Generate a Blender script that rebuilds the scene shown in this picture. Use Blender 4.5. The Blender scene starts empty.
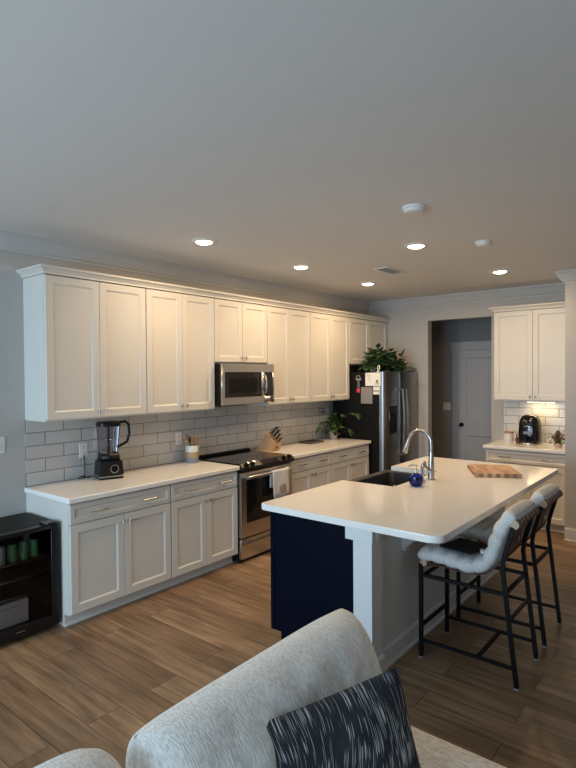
import bpy, bmesh, math, random
from mathutils import Vector, Matrix, noise
random.seed(7)
PI = math.pi
SC = bpy.context.scene
COL = SC.collection

# ------------------------------------------------------------------ camera
cam_d = bpy.data.cameras.new('camera'); cam = bpy.data.objects.new('camera', cam_d); COL.objects.link(cam)
CAM = Vector((4.1268, -1.9485, 1.7502)); YAW, PITCH, ROLL, FPX = 0.6781, -0.0171, -0.0071, 543.51
F = Vector((-math.sin(YAW)*math.cos(PITCH), math.cos(YAW)*math.cos(PITCH), math.sin(PITCH)))
r0 = Vector((math.cos(YAW), math.sin(YAW), 0)); u0 = r0.cross(F)
rr = r0*math.cos(ROLL)+u0*math.sin(ROLL); uu = -r0*math.sin(ROLL)+u0*math.cos(ROLL)
cam.matrix_world = Matrix(((rr.x, uu.x, -F.x, CAM.x), (rr.y, uu.y, -F.y, CAM.y), (rr.z, uu.z, -F.z, CAM.z), (0, 0, 0, 1)))
cam_d.sensor_fit = 'VERTICAL'; cam_d.sensor_height = 36; cam_d.lens = FPX/768*36; cam_d.clip_start = .05
SC.camera = cam

# ------------------------------------------------------------------ world, daylight, exposure
W = bpy.data.worlds.new('world'); SC.world = W; W.use_nodes = True
wn = W.node_tree.nodes; wl = W.node_tree.links
sky = wn.new('ShaderNodeTexSky'); sky.sky_type = 'HOSEK_WILKIE'; sky.turbidity = 5; sky.sun_direction = (0.3, -0.2, 0.5)
wl.new(sky.outputs[0], wn['Background'].inputs[0]); wn['Background'].inputs[1].default_value = 0.6
SC.view_settings.view_transform = 'Standard'; SC.view_settings.look = 'None'
SC.view_settings.exposure = 0.0; SC.view_settings.gamma = 1.0
SC.cycles.use_denoising = True
SC.cycles.max_bounces = 8; SC.cycles.diffuse_bounces = 5; SC.cycles.sample_clamp_indirect = 6
LAMP_W = 13.0

def area(name, loc, direction, sx, sy, power, color, shape='RECTANGLE', spread=PI):
    l = bpy.data.lights.new(name, 'AREA'); l.shape = shape; l.size = sx
    if shape in ('RECTANGLE', 'ELLIPSE'): l.size_y = sy
    l.energy = power; l.color = color; l.spread = spread
    o = bpy.data.objects.new(name, l); COL.objects.link(o); o.location = loc
    o.rotation_euler = Vector(direction).to_track_quat('-Z', 'Y').to_euler()
    return o
# daylight entering by the windows of the rear wall
WINX = (1.2, 3.3)
for wx in WINX:
    area('window_daylight', (wx, -4.86, 1.45), (0, 1, -.05), 1.5, 1.7, 116, (.55, .78, 1.0))

# ------------------------------------------------------------------ materials
M = {}
def mat(name, color, rough=.5, metal=0, nscale=0, namt=0, bump=0, bscale=60, coat=0, emit=None, estr=0, trans=0, alpha=1, spec=None):
    m = bpy.data.materials.new(name); m.use_nodes = True; nt = m.node_tree; b = nt.nodes['Principled BSDF']
    b.inputs['Base Color'].default_value = (*color, 1); b.inputs['Roughness'].default_value = rough
    b.inputs['Metallic'].default_value = metal; b.inputs['Coat Weight'].default_value = coat
    if spec is not None: b.inputs['Specular IOR Level'].default_value = spec
    if trans: b.inputs['Transmission Weight'].default_value = trans
    if alpha < 1: b.inputs['Alpha'].default_value = alpha
    if emit: b.inputs['Emission Color'].default_value = (*emit, 1); b.inputs['Emission Strength'].default_value = estr
    tc = nt.nodes.new('ShaderNodeTexCoord')
    n = nt.nodes.new('ShaderNodeTexNoise'); n.inputs['Scale'].default_value = nscale or 8; n.inputs['Detail'].default_value = 4
    nt.links.new(tc.outputs['Object'], n.inputs['Vector'])
    amt = namt or .02
    mx = nt.nodes.new('ShaderNodeMix'); mx.data_type = 'RGBA'
    mx.inputs[6].default_value = (*[c*(1-amt) for c in color], 1); mx.inputs[7].default_value = (*[min(1, c*(1+amt)) for c in color], 1)
    nt.links.new(n.outputs['Fac'], mx.inputs[0]); nt.links.new(mx.outputs[2], b.inputs['Base Color'])
    if bump:
        n2 = nt.nodes.new('ShaderNodeTexNoise'); n2.inputs['Scale'].default_value = bscale; n2.inputs['Detail'].default_value = 3
        nt.links.new(tc.outputs['Object'], n2.inputs['Vector'])
        bp = nt.nodes.new('ShaderNodeBump'); bp.inputs['Strength'].default_value = bump; bp.inputs['Distance'].default_value = .01
        nt.links.new(n2.outputs['Fac'], bp.inputs['Height']); nt.links.new(bp.outputs[0], b.inputs['Normal'])
    M[name] = m; return m
mat('cabinet_paint', (.66, .63, .57), .38)
mat('trim_paint', (.66, .65, .63), .4)
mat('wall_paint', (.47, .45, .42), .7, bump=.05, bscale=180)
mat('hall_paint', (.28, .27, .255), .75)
mat('ceiling_paint', (.68, .665, .645), .9, bump=.04, bscale=200)
mat('crown_paint', (.55, .535, .515), .5)
mat('shaded_door_paint', (.46, .46, .47), .45)  # grey has the dim hallway's shade put into the door colour
mat('navy_paint', (.0007, .0022, .009), .5, spec=.08)
mat('island_white', (.68, .68, .67), .45)
mat('black_plastic', (.008, .008, .009), .35, spec=.35)
mat('black_gloss', (.006, .006, .007), .08)
mat('black_side', (.007, .0065, .006), .5, spec=.15)
mat('black_metal', (.006, .006, .007), .5, spec=.15)
mat('foot_plastic', (.25, .25, .25), .5)
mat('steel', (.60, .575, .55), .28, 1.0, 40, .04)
mat('dark_steel', (.20, .195, .19), .34, 1.0, 40, .05)
mat('brushed_nickel', (.45, .43, .40), .25, 1.0)
mat('granite_sink', (.02, .02, .022), .5, 0, 200, .3)
mat('oven_glass', (.01, .009, .009), .05)
mat('white_ceramic', (.75, .74, .71), .25)
mat('stripe_tan', (.42, .30, .17), .5)
mat('stripe_blue', (.22, .25, .30), .5)
mat('paper_white', (.80, .78, .74), .8)
mat('paper_grey', (.25, .24, .235), .8, 0, 60, .3)
mat('ink', (.12, .09, .08), .8)
mat('red_plastic', (.65, .04, .06), .4)
mat('clay_pot', (.66, .46, .38), .7)
mat('soil', (.03, .02, .015), .9)
mat('leaf_green', (.018, .055, .014), .45, 0, 30, .45)
mat('leaf_light', (.06, .13, .03), .45, 0, 30, .35)
mat('stem_green', (.06, .10, .03), .6)
mat('block_wood', (.50, .29, .14), .5, 0, 25, .12)
mat('pale_wood', (.50, .36, .23), .55, 0, 25, .12)
mat('strap_leather', (.12, .055, .032), .55, 0, 40, .3)
mat('utensil_wood', (.36, .22, .12), .6, 0, 30, .2)
mat('towel_cloth', (.72, .70, .67), .95, bump=.4, bscale=300)
mat('towel_print', (.42, .27, .20), .95)
mat('white_plastic', (.74, .73, .71), .4)
mat('slot_dark', (.008, .008, .009), .6, spec=.2)
mat('lens', (1, 1, 1), .5, emit=(1.0, .80, .55), estr=14)
mat('led_strip', (1, 1, 1), .5, emit=(1.0, .78, .45), estr=6)
mat('display', (.01, .01, .012), .1)
mat('dried_plant', (.20, .10, .06), .8, 0, 20, .5)
mat('amber', (.10, .03, .01), .2)
mat('can_green', (.16, .42, .18), .35, .3)
mat('can_silver', (.5, .52, .55), .35, .5)
mat('carton_grey', (.70, .69, .68), .8)
mat('green_light', (.1, .9, .3), .3)
def glassmat(name, col, rough, ior=1.45):
    m = mat(name, col, rough, trans=1.0); m.node_tree.nodes['Principled BSDF'].inputs['IOR'].default_value = ior; return m
glassmat('clear_plastic', (.75, .75, .78), .06)
glassmat('blue_glass', (.006, .02, .30), .05)
def tinted(name, col, fac):
    # thin sheet of smoked glass: part see-through, part mirror
    m = bpy.data.materials.new(name); m.use_nodes = True; nt = m.node_tree; nt.nodes.clear()
    o = nt.nodes.new('ShaderNodeOutputMaterial'); t = nt.nodes.new('ShaderNodeBsdfTransparent'); g = nt.nodes.new('ShaderNodeBsdfGlossy')
    t.inputs[0].default_value = (*col, 1); g.inputs['Roughness'].default_value = .03
    f = nt.nodes.new('ShaderNodeFresnel'); f.inputs[0].default_value = fac
    x = nt.nodes.new('ShaderNodeMixShader'); nt.links.new(f.outputs[0], x.inputs[0]); nt.links.new(t.outputs[0], x.inputs[1]); nt.links.new(g.outputs[0], x.inputs[2])
    nt.links.new(x.outputs[0], o.inputs[0]); M[name] = m
tinted('smoked_glass', (.88, .88, .90), 1.28)
tinted('window_glass', (.92, .95, .96), 1.45)
tinted('jar_plastic', (.72, .72, .76), 1.5)

def nodes_of(name):
    m = M[name]; nt = m.node_tree; return nt, nt.nodes['Principled BSDF']
# quartz
def quartz():
    mat('quartz', (.86, .84, .80), .12); nt, b = nodes_of('quartz')
    tc = nt.nodes.new('ShaderNodeTexCoord'); n = nt.nodes.new('ShaderNodeTexNoise'); n.inputs['Scale'].default_value = 1.3; n.inputs['Detail'].default_value = 6; n.inputs['Distortion'].default_value = 1.2
    r = nt.nodes.new('ShaderNodeValToRGB'); e = r.color_ramp.elements
    e[0].position = .47; e[0].color = (.87, .84, .785, 1); e[1].position = .53; e[1].color = (.87, .84, .785, 1); k = e.new(.5); k.color = (.84, .81, .76, 1)
    nt.links.new(tc.outputs['Object'], n.inputs['Vector']); nt.links.new(n.outputs['Fac'], r.inputs[0]); nt.links.new(r.outputs[0], b.inputs['Base Color'])
quartz()
def tile(name, axis, c1, c2):
    mat(name, c1, .18); nt, b = nodes_of(name)
    tc = nt.nodes.new('ShaderNodeTexCoord'); s = nt.nodes.new('ShaderNodeSeparateXYZ'); c = nt.nodes.new('ShaderNodeCombineXYZ')
    nt.links.new(tc.outputs['Object'], s.inputs[0]); nt.links.new(s.outputs[axis], c.inputs[0]); nt.links.new(s.outputs['Z'], c.inputs[1])
    br = nt.nodes.new('ShaderNodeTexBrick'); br.inputs['Scale'].default_value = 1; br.inputs['Brick Width'].default_value = .305; br.inputs['Row Height'].default_value = .1016
    br.inputs['Mortar Size'].default_value = .0028; br.inputs['Mortar Smooth'].default_value = .25; br.offset = .5
    br.inputs['Color1'].default_value = (*c1, 1); br.inputs['Color2'].default_value = (*c2, 1); br.inputs['Mortar'].default_value = (.20, .19, .185, 1)
    nt.links.new(c.outputs[0], br.inputs['Vector']); nt.links.new(br.outputs['Color'], b.inputs['Base Color'])
    br2 = nt.nodes.new('ShaderNodeTexBrick'); br2.inputs['Scale'].default_value = 1; br2.inputs['Brick Width'].default_value = .305; br2.inputs['Row Height'].default_value = .1016
    br2.inputs['Mortar Size'].default_value = .009; br2.inputs['Mortar Smooth'].default_value = 1; br2.offset = .5
    nt.links.new(c.outputs[0], br2.inputs['Vector'])
    bp = nt.nodes.new('ShaderNodeBump'); bp.invert = True; bp.inputs['Strength'].default_value = .8; bp.inputs['Distance'].default_value = .004
    nt.links.new(br2.outputs['Fac'], bp.inputs['Height']); nt.links.new(bp.outputs[0], b.inputs['Normal'])
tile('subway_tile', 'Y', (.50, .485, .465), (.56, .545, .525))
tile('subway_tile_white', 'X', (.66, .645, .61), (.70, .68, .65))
def floorboards():
    mat('oak_planks', (.3, .2, .12), .42); nt, b = nodes_of('oak_planks')
    tc = nt.nodes.new('ShaderNodeTexCoord'); mp = nt.nodes.new('ShaderNodeMapping'); mp.inputs['Location'].default_value = (.35, .296+.19*3, 0)
    nt.links.new(tc.outputs['Object'], mp.inputs[0])
    def brick(c1, c2, mo, size):
        br = nt.nodes.new('ShaderNodeTexBrick'); br.inputs['Scale'].default_value = 1; br.inputs['Brick Width'].default_value = 1.22; br.inputs['Row Height'].default_value = .19
        br.inputs['Mortar Size'].default_value = size; br.inputs['Mortar Smooth'].default_value = .3; br.offset = .37; br.offset_frequency = 2; br.squash = 1
        br.inputs['Color1'].default_value = c1; br.inputs['Color2'].default_value = c2; br.inputs['Mortar'].default_value = mo
        nt.links.new(mp.outputs[0], br.inputs['Vector']); return br
    rnd = brick((0, 0, 0, 1), (1, 1, 1, 1), (.5, .5, .5, 1), 0.0)
    col = nt.nodes.new('ShaderNodeValToRGB'); e = col.color_ramp.elements
    e[0].position = 0; e[0].color = (.235, .142, .076, 1); e[1].position = 1; e[1].color = (.35, .222, .124, 1); k = e.new(.5); k.color = (.29, .180, .098, 1)
    nt.links.new(rnd.outputs['Color'], col.inputs[0])
    # grain: noise stretched along x, shifted per plank
    sc = nt.nodes.new('ShaderNodeVectorMath'); sc.operation = 'MULTIPLY'; sc.inputs[1].default_value = (1.6, 22, 1); nt.links.new(mp.outputs[0], sc.inputs[0])
    ad = nt.nodes.new('ShaderNodeVectorMath'); ad.operation = 'MULTIPLY_ADD'; ad.inputs[1].default_value = (37, 13, 9); nt.links.new(rnd.outputs['Color'], ad.inputs[0]); nt.links.new(sc.outputs[0], ad.inputs[2])
    n = nt.nodes.new('ShaderNodeTexNoise'); n.inputs['Scale'].default_value = 1.0; n.inputs['Detail'].default_value = 7; n.inputs['Roughness'].default_value = .62; n.inputs['Distortion'].default_value = .6
    nt.links.new(ad.outputs[0], n.inputs['Vector'])
    n3 = nt.nodes.new('ShaderNodeTexNoise'); n3.inputs['Scale'].default_value = 2.2; n3.inputs['Detail'].default_value = 2
    sc3 = nt.nodes.new('ShaderNodeVectorMath'); sc3.operation = 'MULTIPLY'; sc3.inputs[1].default_value = (.8, 2.4, 1); nt.links.new(mp.outputs[0], sc3.inputs[0])
    ad3 = nt.nodes.new('ShaderNodeVectorMath'); ad3.operation = 'MULTIPLY_ADD'; ad3.inputs[1].default_value = (17, 5, 3); nt.links.new(rnd.outputs['Color'], ad3.inputs[0]); nt.links.new(sc3.outputs[0], ad3.inputs[2])
    nt.links.new(ad3.outputs[0], n3.inputs['Vector'])
    g = nt.nodes.new('ShaderNodeValToRGB'); g.color_ramp.elements[0].position = .30; g.color_ramp.elements[0].color = (.50, .50, .50, 1); g.color_ramp.elements[1].position = .62; g.color_ramp.elements[1].color = (1.12, 1.12, 1.12, 1)
    nt.links.new(n.outputs['Fac'], g.inputs[0])
    g3 = nt.nodes.new('ShaderNodeValToRGB'); g3.color_ramp.elements[0].position = .32; g3.color_ramp.elements[0].color = (.72, .70, .68, 1); g3.color_ramp.elements[1].position = .6; g3.color_ramp.elements[1].color = (1.1, 1.1, 1.1, 1)
    nt.links.new(n3.outputs['Fac'], g3.inputs[0])
    def mul(a, c):
        m = nt.nodes.new('ShaderNodeMix'); m.data_type = 'RGBA'; m.blend_type = 'MULTIPLY'; m.inputs[0].default_value = 1
        nt.links.new(a, m.inputs[6]); nt.links.new(c, m.inputs[7]); return m.outputs[2]
    gap = brick((1, 1, 1, 1), (1, 1, 1, 1), (.32, .28, .25, 1), .0022)
    o = mul(mul(mul(col.outputs[0], g.outputs[0]), g3.outputs[0]), gap.outputs['Color'])
    nt.links.new(o, b.inputs['Base Color'])
    bp = nt.nodes.new('ShaderNodeBump'); bp.inputs['Strength'].default_value = .12; bp.inputs['Distance'].default_value = .004; nt.links.new(n.outputs['Fac'], bp.inputs['Height'])
    nt.links.new(bp.outputs[0], b.inputs['Normal'])
floorboards()
def butcher():
    mat('butcher_block', (.5, .3, .17), .5); nt, b = nodes_of('butcher_block')
    tc = nt.nodes.new('ShaderNodeTexCoord'); br = nt.nodes.new('ShaderNodeTexBrick'); br.inputs['Scale'].default_value = 1; br.inputs['Brick Width'].default_value = .14; br.inputs['Row Height'].default_value = .032
    mp = nt.nodes.new('ShaderNodeMapping'); mp.inputs['Rotation'].default_value = (0, 0, PI/2); nt.links.new(tc.outputs['Object'], mp.inputs[0]); nt.links.new(mp.outputs[0], br.inputs['Vector'])
    br.inputs['Mortar Size'].default_value = .0006; br.inputs['Color1'].default_value = (.38, .20, .11, 1); br.inputs['Color2'].default_value = (.62, .40, .24, 1); br.inputs['Mortar'].default_value = (.25, .14, .08, 1)
    nt.links.new(br.outputs['Color'], b.inputs['Base Color'])
butcher()
def weave(name, base, streak, thr, sx, sy, sz, bumpd=.5, soft=.08):
    mat(name, base, .95); nt, b = nodes_of(name)
    tc = nt.nodes.new('ShaderNodeTexCoord'); v = nt.nodes.new('ShaderNodeVectorMath'); v.operation = 'MULTIPLY'; v.inputs[1].default_value = (sx, sy, sz)
    nt.links.new(tc.outputs['Object'], v.inputs[0]); n = nt.nodes.new('ShaderNodeTexNoise'); n.inputs['Scale'].default_value = 1; n.inputs['Detail'].default_value = 2.5
    nt.links.new(v.outputs[0], n.inputs['Vector']); r = nt.nodes.new('ShaderNodeValToRGB'); r.color_ramp.elements[0].position = thr; r.color_ramp.elements[0].color = (*base, 1)
    r.color_ramp.elements[1].position = thr+soft; r.color_ramp.elements[1].color = (*streak, 1)
    nt.links.new(n.outputs['Fac'], r.inputs[0]); nt.links.new(r.outputs[0], b.inputs['Base Color'])
    bp = nt.nodes.new('ShaderNodeBump'); bp.inputs['Strength'].default_value = bumpd; bp.inputs['Distance'].default_value = .004; nt.links.new(n.outputs['Fac'], bp.inputs['Height']); nt.links.new(bp.outputs[0], b.inputs['Normal'])
weave('sofa_fabric', (.72, .695, .64), (.93, .91, .86), .38, 260, 90, 42, .5, .22)
weave('seat_fabric', (.60, .56, .50), (.78, .74, .67), .42, 40, 160, 120, .5, .14)
weave('stool_fabric', (.58, .57, .545), (.74, .73, .70), .4, 130, 130, 130, .7, .2)
def dashes():
    mat('dash_fabric', (.02, .024, .03), .9); nt, b = nodes_of('dash_fabric')
    tc = nt.nodes.new('ShaderNodeTexCoord')
    # bend the threads a little, then long thin dashes along local z
    w = nt.nodes.new('ShaderNodeTexNoise'); w.inputs['Scale'].default_value = 3.0; w.inputs['Detail'].default_value = 1; nt.links.new(tc.outputs['Object'], w.inputs['Vector'])
    wa = nt.nodes.new('ShaderNodeVectorMath'); wa.operation = 'MULTIPLY_ADD'; wa.inputs[1].default_value = (.16, 0, 0); nt.links.new(w.outputs['Color'], wa.inputs[0]); nt.links.new(tc.outputs['Object'], wa.inputs[2])
    v = nt.nodes.new('ShaderNodeVectorMath'); v.operation = 'MULTIPLY'; v.inputs[1].default_value = (420, 0, 15); nt.links.new(wa.outputs[0], v.inputs[0])
    n = nt.nodes.new('ShaderNodeTexNoise'); n.inputs['Scale'].default_value = 1; n.inputs['Detail'].default_value = 0; nt.links.new(v.outputs[0], n.inputs['Vector'])
    den = nt.nodes.new('ShaderNodeTexNoise'); den.inputs['Scale'].default_value = 7; nt.links.new(tc.outputs['Object'], den.inputs['Vector'])
    add = nt.nodes.new('ShaderNodeMath'); add.operation = 'MULTIPLY_ADD'; add.inputs[1].default_value = .35; nt.links.new(den.outputs['Fac'], add.inputs[0]); nt.links.new(n.outputs['Fac'], add.inputs[2])
    r = nt.nodes.new('ShaderNodeValToRGB'); r.color_ramp.elements[0].position = .80; r.color_ramp.elements[0].color = (.012, .014, .019, 1); r.color_ramp.elements[1].position = .87; r.color_ramp.elements[1].color = (.40, .385, .36, 1)
    nt.links.new(add.outputs[0], r.inputs[0]); nt.links.new(r.outputs[0], b.inputs['Base Color'])
dashes()

# ------------------------------------------------------------------ mesh helpers
class MB:
    def __init__(s): s.bm = bmesh.new()
    def box(s, x0, x1, y0, y1, z0, z1, bev=0, seg=1):
        if x0 > x1: x0, x1 = x1, x0
        if y0 > y1: y0, y1 = y1, y0
        if z0 > z1: z0, z1 = z1, z0
        v = [s.bm.verts.new(p) for p in ((x0,y0,z0),(x1,y0,z0),(x1,y1,z0),(x0,y1,z0),(x0,y0,z1),(x1,y0,z1),(x1,y1,z1),(x0,y1,z1))]
        f = [s.bm.faces.new([v[i] for i in q]) for q in ((3,2,1,0),(4,5,6,7),(0,1,5,4),(1,2,6,5),(2,3,7,6),(3,0,4,7))]
        if bev:
            es = {e for q in f for e in q.edges}
            bmesh.ops.bevel(s.bm, geom=list(es), offset=bev, segments=seg, affect='EDGES', profile=.5)
        return s
    def grid(s, rows, close_u=False, close_v=False, cap=False):
        V = [[s.bm.verts.new(p) for p in r] for r in rows]; n = len(V); m = len(V[0])
        for i in range(n if close_u else n-1):
            for j in range(m if close_v else m-1):
                a, b, c, d = V[i][j], V[(i+1) % n][j], V[(i+1) % n][(j+1) % m], V[i][(j+1) % m]
                s.bm.faces.new((a, b, c, d))
        if cap:
            s.bm.faces.new(V[0][::-1]) if True else 0; s.bm.faces.new(V[-1])
        return s
    def lathe(s, prof, cx=0, cy=0, n=24, cap=True):
        rows = [[(cx+r*math.cos(2*PI*k/n), cy+r*math.sin(2*PI*k/n), z) for k in range(n)] for r, z in prof]
        s.grid(rows, close_v=True, cap=cap); return s
    def tube(s, pts, r, n=8, cap=True, up=None):
        pts = [Vector(p) for p in pts]; rows = []; prev = None
        R = r if isinstance(r, (list, tuple)) else [r]*len(pts)
        for i, p in enumerate(pts):
            t = (pts[min(i+1, len(pts)-1)]-pts[max(i-1, 0)]).normalized()
            if prev is None:
                a = Vector((0, 0, 1)) if abs(t.z) < .9 else Vector((1, 0, 0)); nx = t.cross(a).normalized()
            else:
                nx = (prev-t*prev.dot(t)).normalized()
            prev = nx; ny = t.cross(nx)
            # keep the wall thickness at bends
            rows.append([tuple(p+nx*R[i]*math.cos(2*PI*(k+.5)/n)+ny*R[i]*math.sin(2*PI*(k+.5)/n)) for k in range(n)])
        s.grid(rows, close_v=True, cap=cap); return s
    def bar(s, a, b, w):   # square section bar
        return s.tube([a, b], w*.7071, 4)
    def prism(s, poly, axis, a, b):   # poly in the two other axes (order x,y,z minus axis)
        def P(p, t):
            return (t, p[0], p[1]) if axis == 'x' else (p[0], t, p[1]) if axis == 'y' else (p[0], p[1], t)
        A = [s.bm.verts.new(P(p, a)) for p in poly]; B = [s.bm.verts.new(P(p, b)) for p in poly]
        s.bm.faces.new(A); s.bm.faces.new(B[::-1])
        for i in range(len(poly)):
            j = (i+1) % len(poly); s.bm.faces.new((A[j], A[i], B[i], B[j]))
        return s
    def ball(s, c, r, sx=1, sy=1, sz=1, n=12):
        rows = []
        for i in range(1, n):
            a = PI*i/n; rows.append([(c[0]+r*sx*math.sin(a)*math.cos(2*PI*k/(2*n)), c[1]+r*sy*math.sin(a)*math.sin(2*PI*k/(2*n)), c[2]+r*sz*math.cos(a)) for k in range(2*n)])
        s.grid(rows, close_v=True, cap=True); return s
    def build(s, name, m, parent=None, smooth=35, loc=None, rotz=None, flat=.012):
        bmesh.ops.recalc_face_normals(s.bm, faces=s.bm.faces)
        for f in s.bm.faces: f.smooth = f.calc_area() < flat
        lim = math.radians(smooth)
        for e in s.bm.edges:
            if len(e.link_faces) == 2 and e.calc_face_angle(0) > lim: e.smooth = False
        me = bpy.data.meshes.new(name); s.bm.to_mesh(me); s.bm.free(); me.materials.append(M[m] if isinstance(m, str) else m)
        o = bpy.data.objects.new(name, me); COL.objects.link(o)
        if parent: o.parent = parent
        if loc: o.location = loc
        if rotz is not None: o.rotation_euler.z = rotz
        return o
def thing(name, label, cat, loc=(0, 0, 0), rotz=0, group=None):
    o = bpy.data.objects.new(name, None); COL.objects.link(o); o.empty_display_size = .1
    o.location = loc; o.rotation_euler = (0, 0, rotz); tag(o, label, cat, group); return o
def tag(o, label, cat, group=None):
    o['label'] = label; o['category'] = cat
    if group: o['group'] = group
    return o
def struct(o): o['kind'] = 'structure'; return o
def copy_tree(o, parent=None):
    c = o.copy(); COL.objects.link(c)
    if parent: c.parent = parent
    for ch in [x for x in bpy.data.objects if x.parent == o]: copy_tree(ch, c)
    return c
def sweep(mb, path, prof):   # profile (out, z) swept along an xy path, outward = right-hand side
    P = [Vector(p) for p in path]; rows = []
    for i, p in enumerate(P):
        d0 = (P[i]-P[i-1]).normalized() if i else None; d1 = (P[i+1]-P[i]).normalized() if i < len(P)-1 else None
        n0 = Vector((d0.y, -d0.x)) if d0 else None; n1 = Vector((d1.y, -d1.x)) if d1 else None
        if n0 and n1: m = (n0+n1).normalized(); m = m/m.dot(n0)
        else: m = n0 or n1
        rows.append([(p.x+m.x*o, p.y+m.y*o, z) for o, z in prof])
    mb.grid(rows, close_v=True, cap=True); return mb

H = 2.80; YB = 5.078; HALLY = 6.2
# ------------------------------------------------------------------ room shell
struct(MB().box(-.2, 7.6, -5.1, 6.4, -.1, 0).build('floor', 'oak_planks'))
struct(MB().box(-.2, 7.6, -5.1, 6.4, H, H+.1).build('ceiling', 'ceiling_paint'))
struct(MB().box(-.15, 0, -5.0, YB+.12, 0, H).build('wall_left', 'wall_paint'))
b = MB(); b.box(0, .94, YB, YB+.12, 0, H); b.box(1.80, 2.825, YB, YB+.12, 0, H); b.box(.94, 1.80, YB, YB+.12, 2.475, H)
struct(b.build('wall_back', 'wall_paint'))
struct(MB().box(2.825, 7.5, 4.26, YB+.12, 0, H).build('wall_pantry', 'wall_paint'))
struct(MB().box(7.4, 7.55, -5.0, 4.26, 0, H).build('wall_right', 'wall_paint'))
b = MB(); xs = [0]
for wx in WINX: xs += [wx-.8, wx+.8]
xs.append(7.4)
for i in range(0, len(xs), 2): b.box(xs[i], xs[i+1], -5.12, -4.98, 0, H)
for wx in WINX: b.box(wx-.8, wx+.8, -5.12, -4.98, 0, .55); b.box(wx-.8, wx+.8, -5.12, -4.98, 2.35, H)
struct(b.build('wall_rear', 'wall_paint'))
for i, wx in enumerate(WINX):
    w = MB(); w.box(wx-.8, wx-.73, -5.08, -5.0, .55, 2.35); w.box(wx+.73, wx+.8, -5.08, -5.0, .55, 2.35); w.box(wx-.8, wx+.8, -5.08, -5.0, .55, .62); w.box(wx-.8, wx+.8, -5.08, -5.0, 2.28, 2.35); w.box(wx-.8, wx+.8, -5.08, -5.0, 1.42, 1.47)
    wo = struct(w.build('window_%d' % (i+1), 'trim_paint')); MB().box(wx-.73, wx+.73, -5.045, -5.04, .62, 2.28).build('pane', 'window_glass', wo)
# hallway behind the opening
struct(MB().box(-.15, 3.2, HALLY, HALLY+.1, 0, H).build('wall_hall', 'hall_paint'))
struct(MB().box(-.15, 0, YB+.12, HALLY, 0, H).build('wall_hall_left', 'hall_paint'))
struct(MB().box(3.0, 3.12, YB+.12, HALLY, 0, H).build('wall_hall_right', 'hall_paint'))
# door in the hall
DX0, DX1, DZ = .935, 1.72, 2.10
c = MB(); c.box(DX0-.10, DX0-.005, HALLY-.02, HALLY, 0, DZ+.005); c.box(DX1+.005, DX1+.10, HALLY-.02, HALLY, 0, DZ+.005); c.box(DX0-.11, DX1+.11, HALLY-.025, HALLY, DZ+.005, DZ+.11); c.box(DX0-.125, DX1+.125, HALLY-.035, HALLY, DZ+.11, DZ+.13)
door = struct(c.build('door_1', 'shaded_door_paint'))
def panel_front(mb, x0, x1, z0, z1, yback, t=.02, fr=.055, step=.012, rec=.010, y_sign=-1, bev=.003):
    """five-piece front facing local -y: outer slab, stiles and rails, sloped step, flat centre panel"""
    yf = yback+y_sign*t; yr = yf-y_sign*rec
    loops = []
    for (o, y) in ((0, yback), (0, yf-y_sign*bev), (bev, yf), (fr, yf), (fr+step*.35, yf-y_sign*rec*.25), (fr+step, yr)):
        loops.append([(x0+o, y, z0+o), (x1-o, y, z0+o), (x1-o, y, z1-o), (x0+o, y, z1-o)])
    mb.grid(loops, close_v=True, cap=True); return mb
d = MB(); 
d.box(DX0, DX1, HALLY-.006, HALLY-.001, .005, DZ)
for (za, zb) in ((.01, .92), (.92, DZ)):
    panel_front(d, DX0, DX1, za, zb, HALLY-.006, t=.022, fr=.11, step=.02, rec=.014, bev=.0005)
leaf = d.build('door_leaf', 'shaded_door_paint', door)
k = MB(); k.tube([(.99, HALLY-.028, .97), (.99, HALLY-.038, .97)], .032, 16); k.ball((.99, HALLY-.075, .97), .028, sy=.75); k.tube([(.99, HALLY-.03, .97), (.99, HALLY-.06, .97)], .012)
k.build('door_handle', 'black_metal', leaf)
# crown moulding and baseboards
CP = [(0, H-.125), (.012, H-.125), (.012, H-.112), (.03, H-.10), (.055, H-.06), (.075, H-.028), (.09, H-.018), (.09, H), (0, H)]
struct(sweep(MB(), [(0, -4.98), (0, YB), (2.825, YB), (2.825, 4.26), (7.4, 4.26)], CP).build('trim_1', 'crown_paint'))
BP = [(0, 0), (.022, 0), (.022, .012), (.016, .022), (.014, .12), (.009, .135), (0, .135)]
struct(sweep(MB(), [(2.825, 4.26), (7.4, 4.26)], BP).build('baseboard_right', 'trim_paint'))
struct(sweep(MB(), [(0, -4.98), (0, -.75)], BP).build('baseboard_left', 'trim_paint'))
struct(sweep(MB(), [(0, HALLY), (DX0-.11, HALLY)], BP).build('baseboard_hall', 'trim_paint'))
# backsplashes
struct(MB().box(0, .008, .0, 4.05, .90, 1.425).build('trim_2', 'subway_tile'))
struct(MB().box(1.955, 2.825, YB-.008, YB, .90, 1.425).build('trim_3', 'subway_tile_white'))

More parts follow.
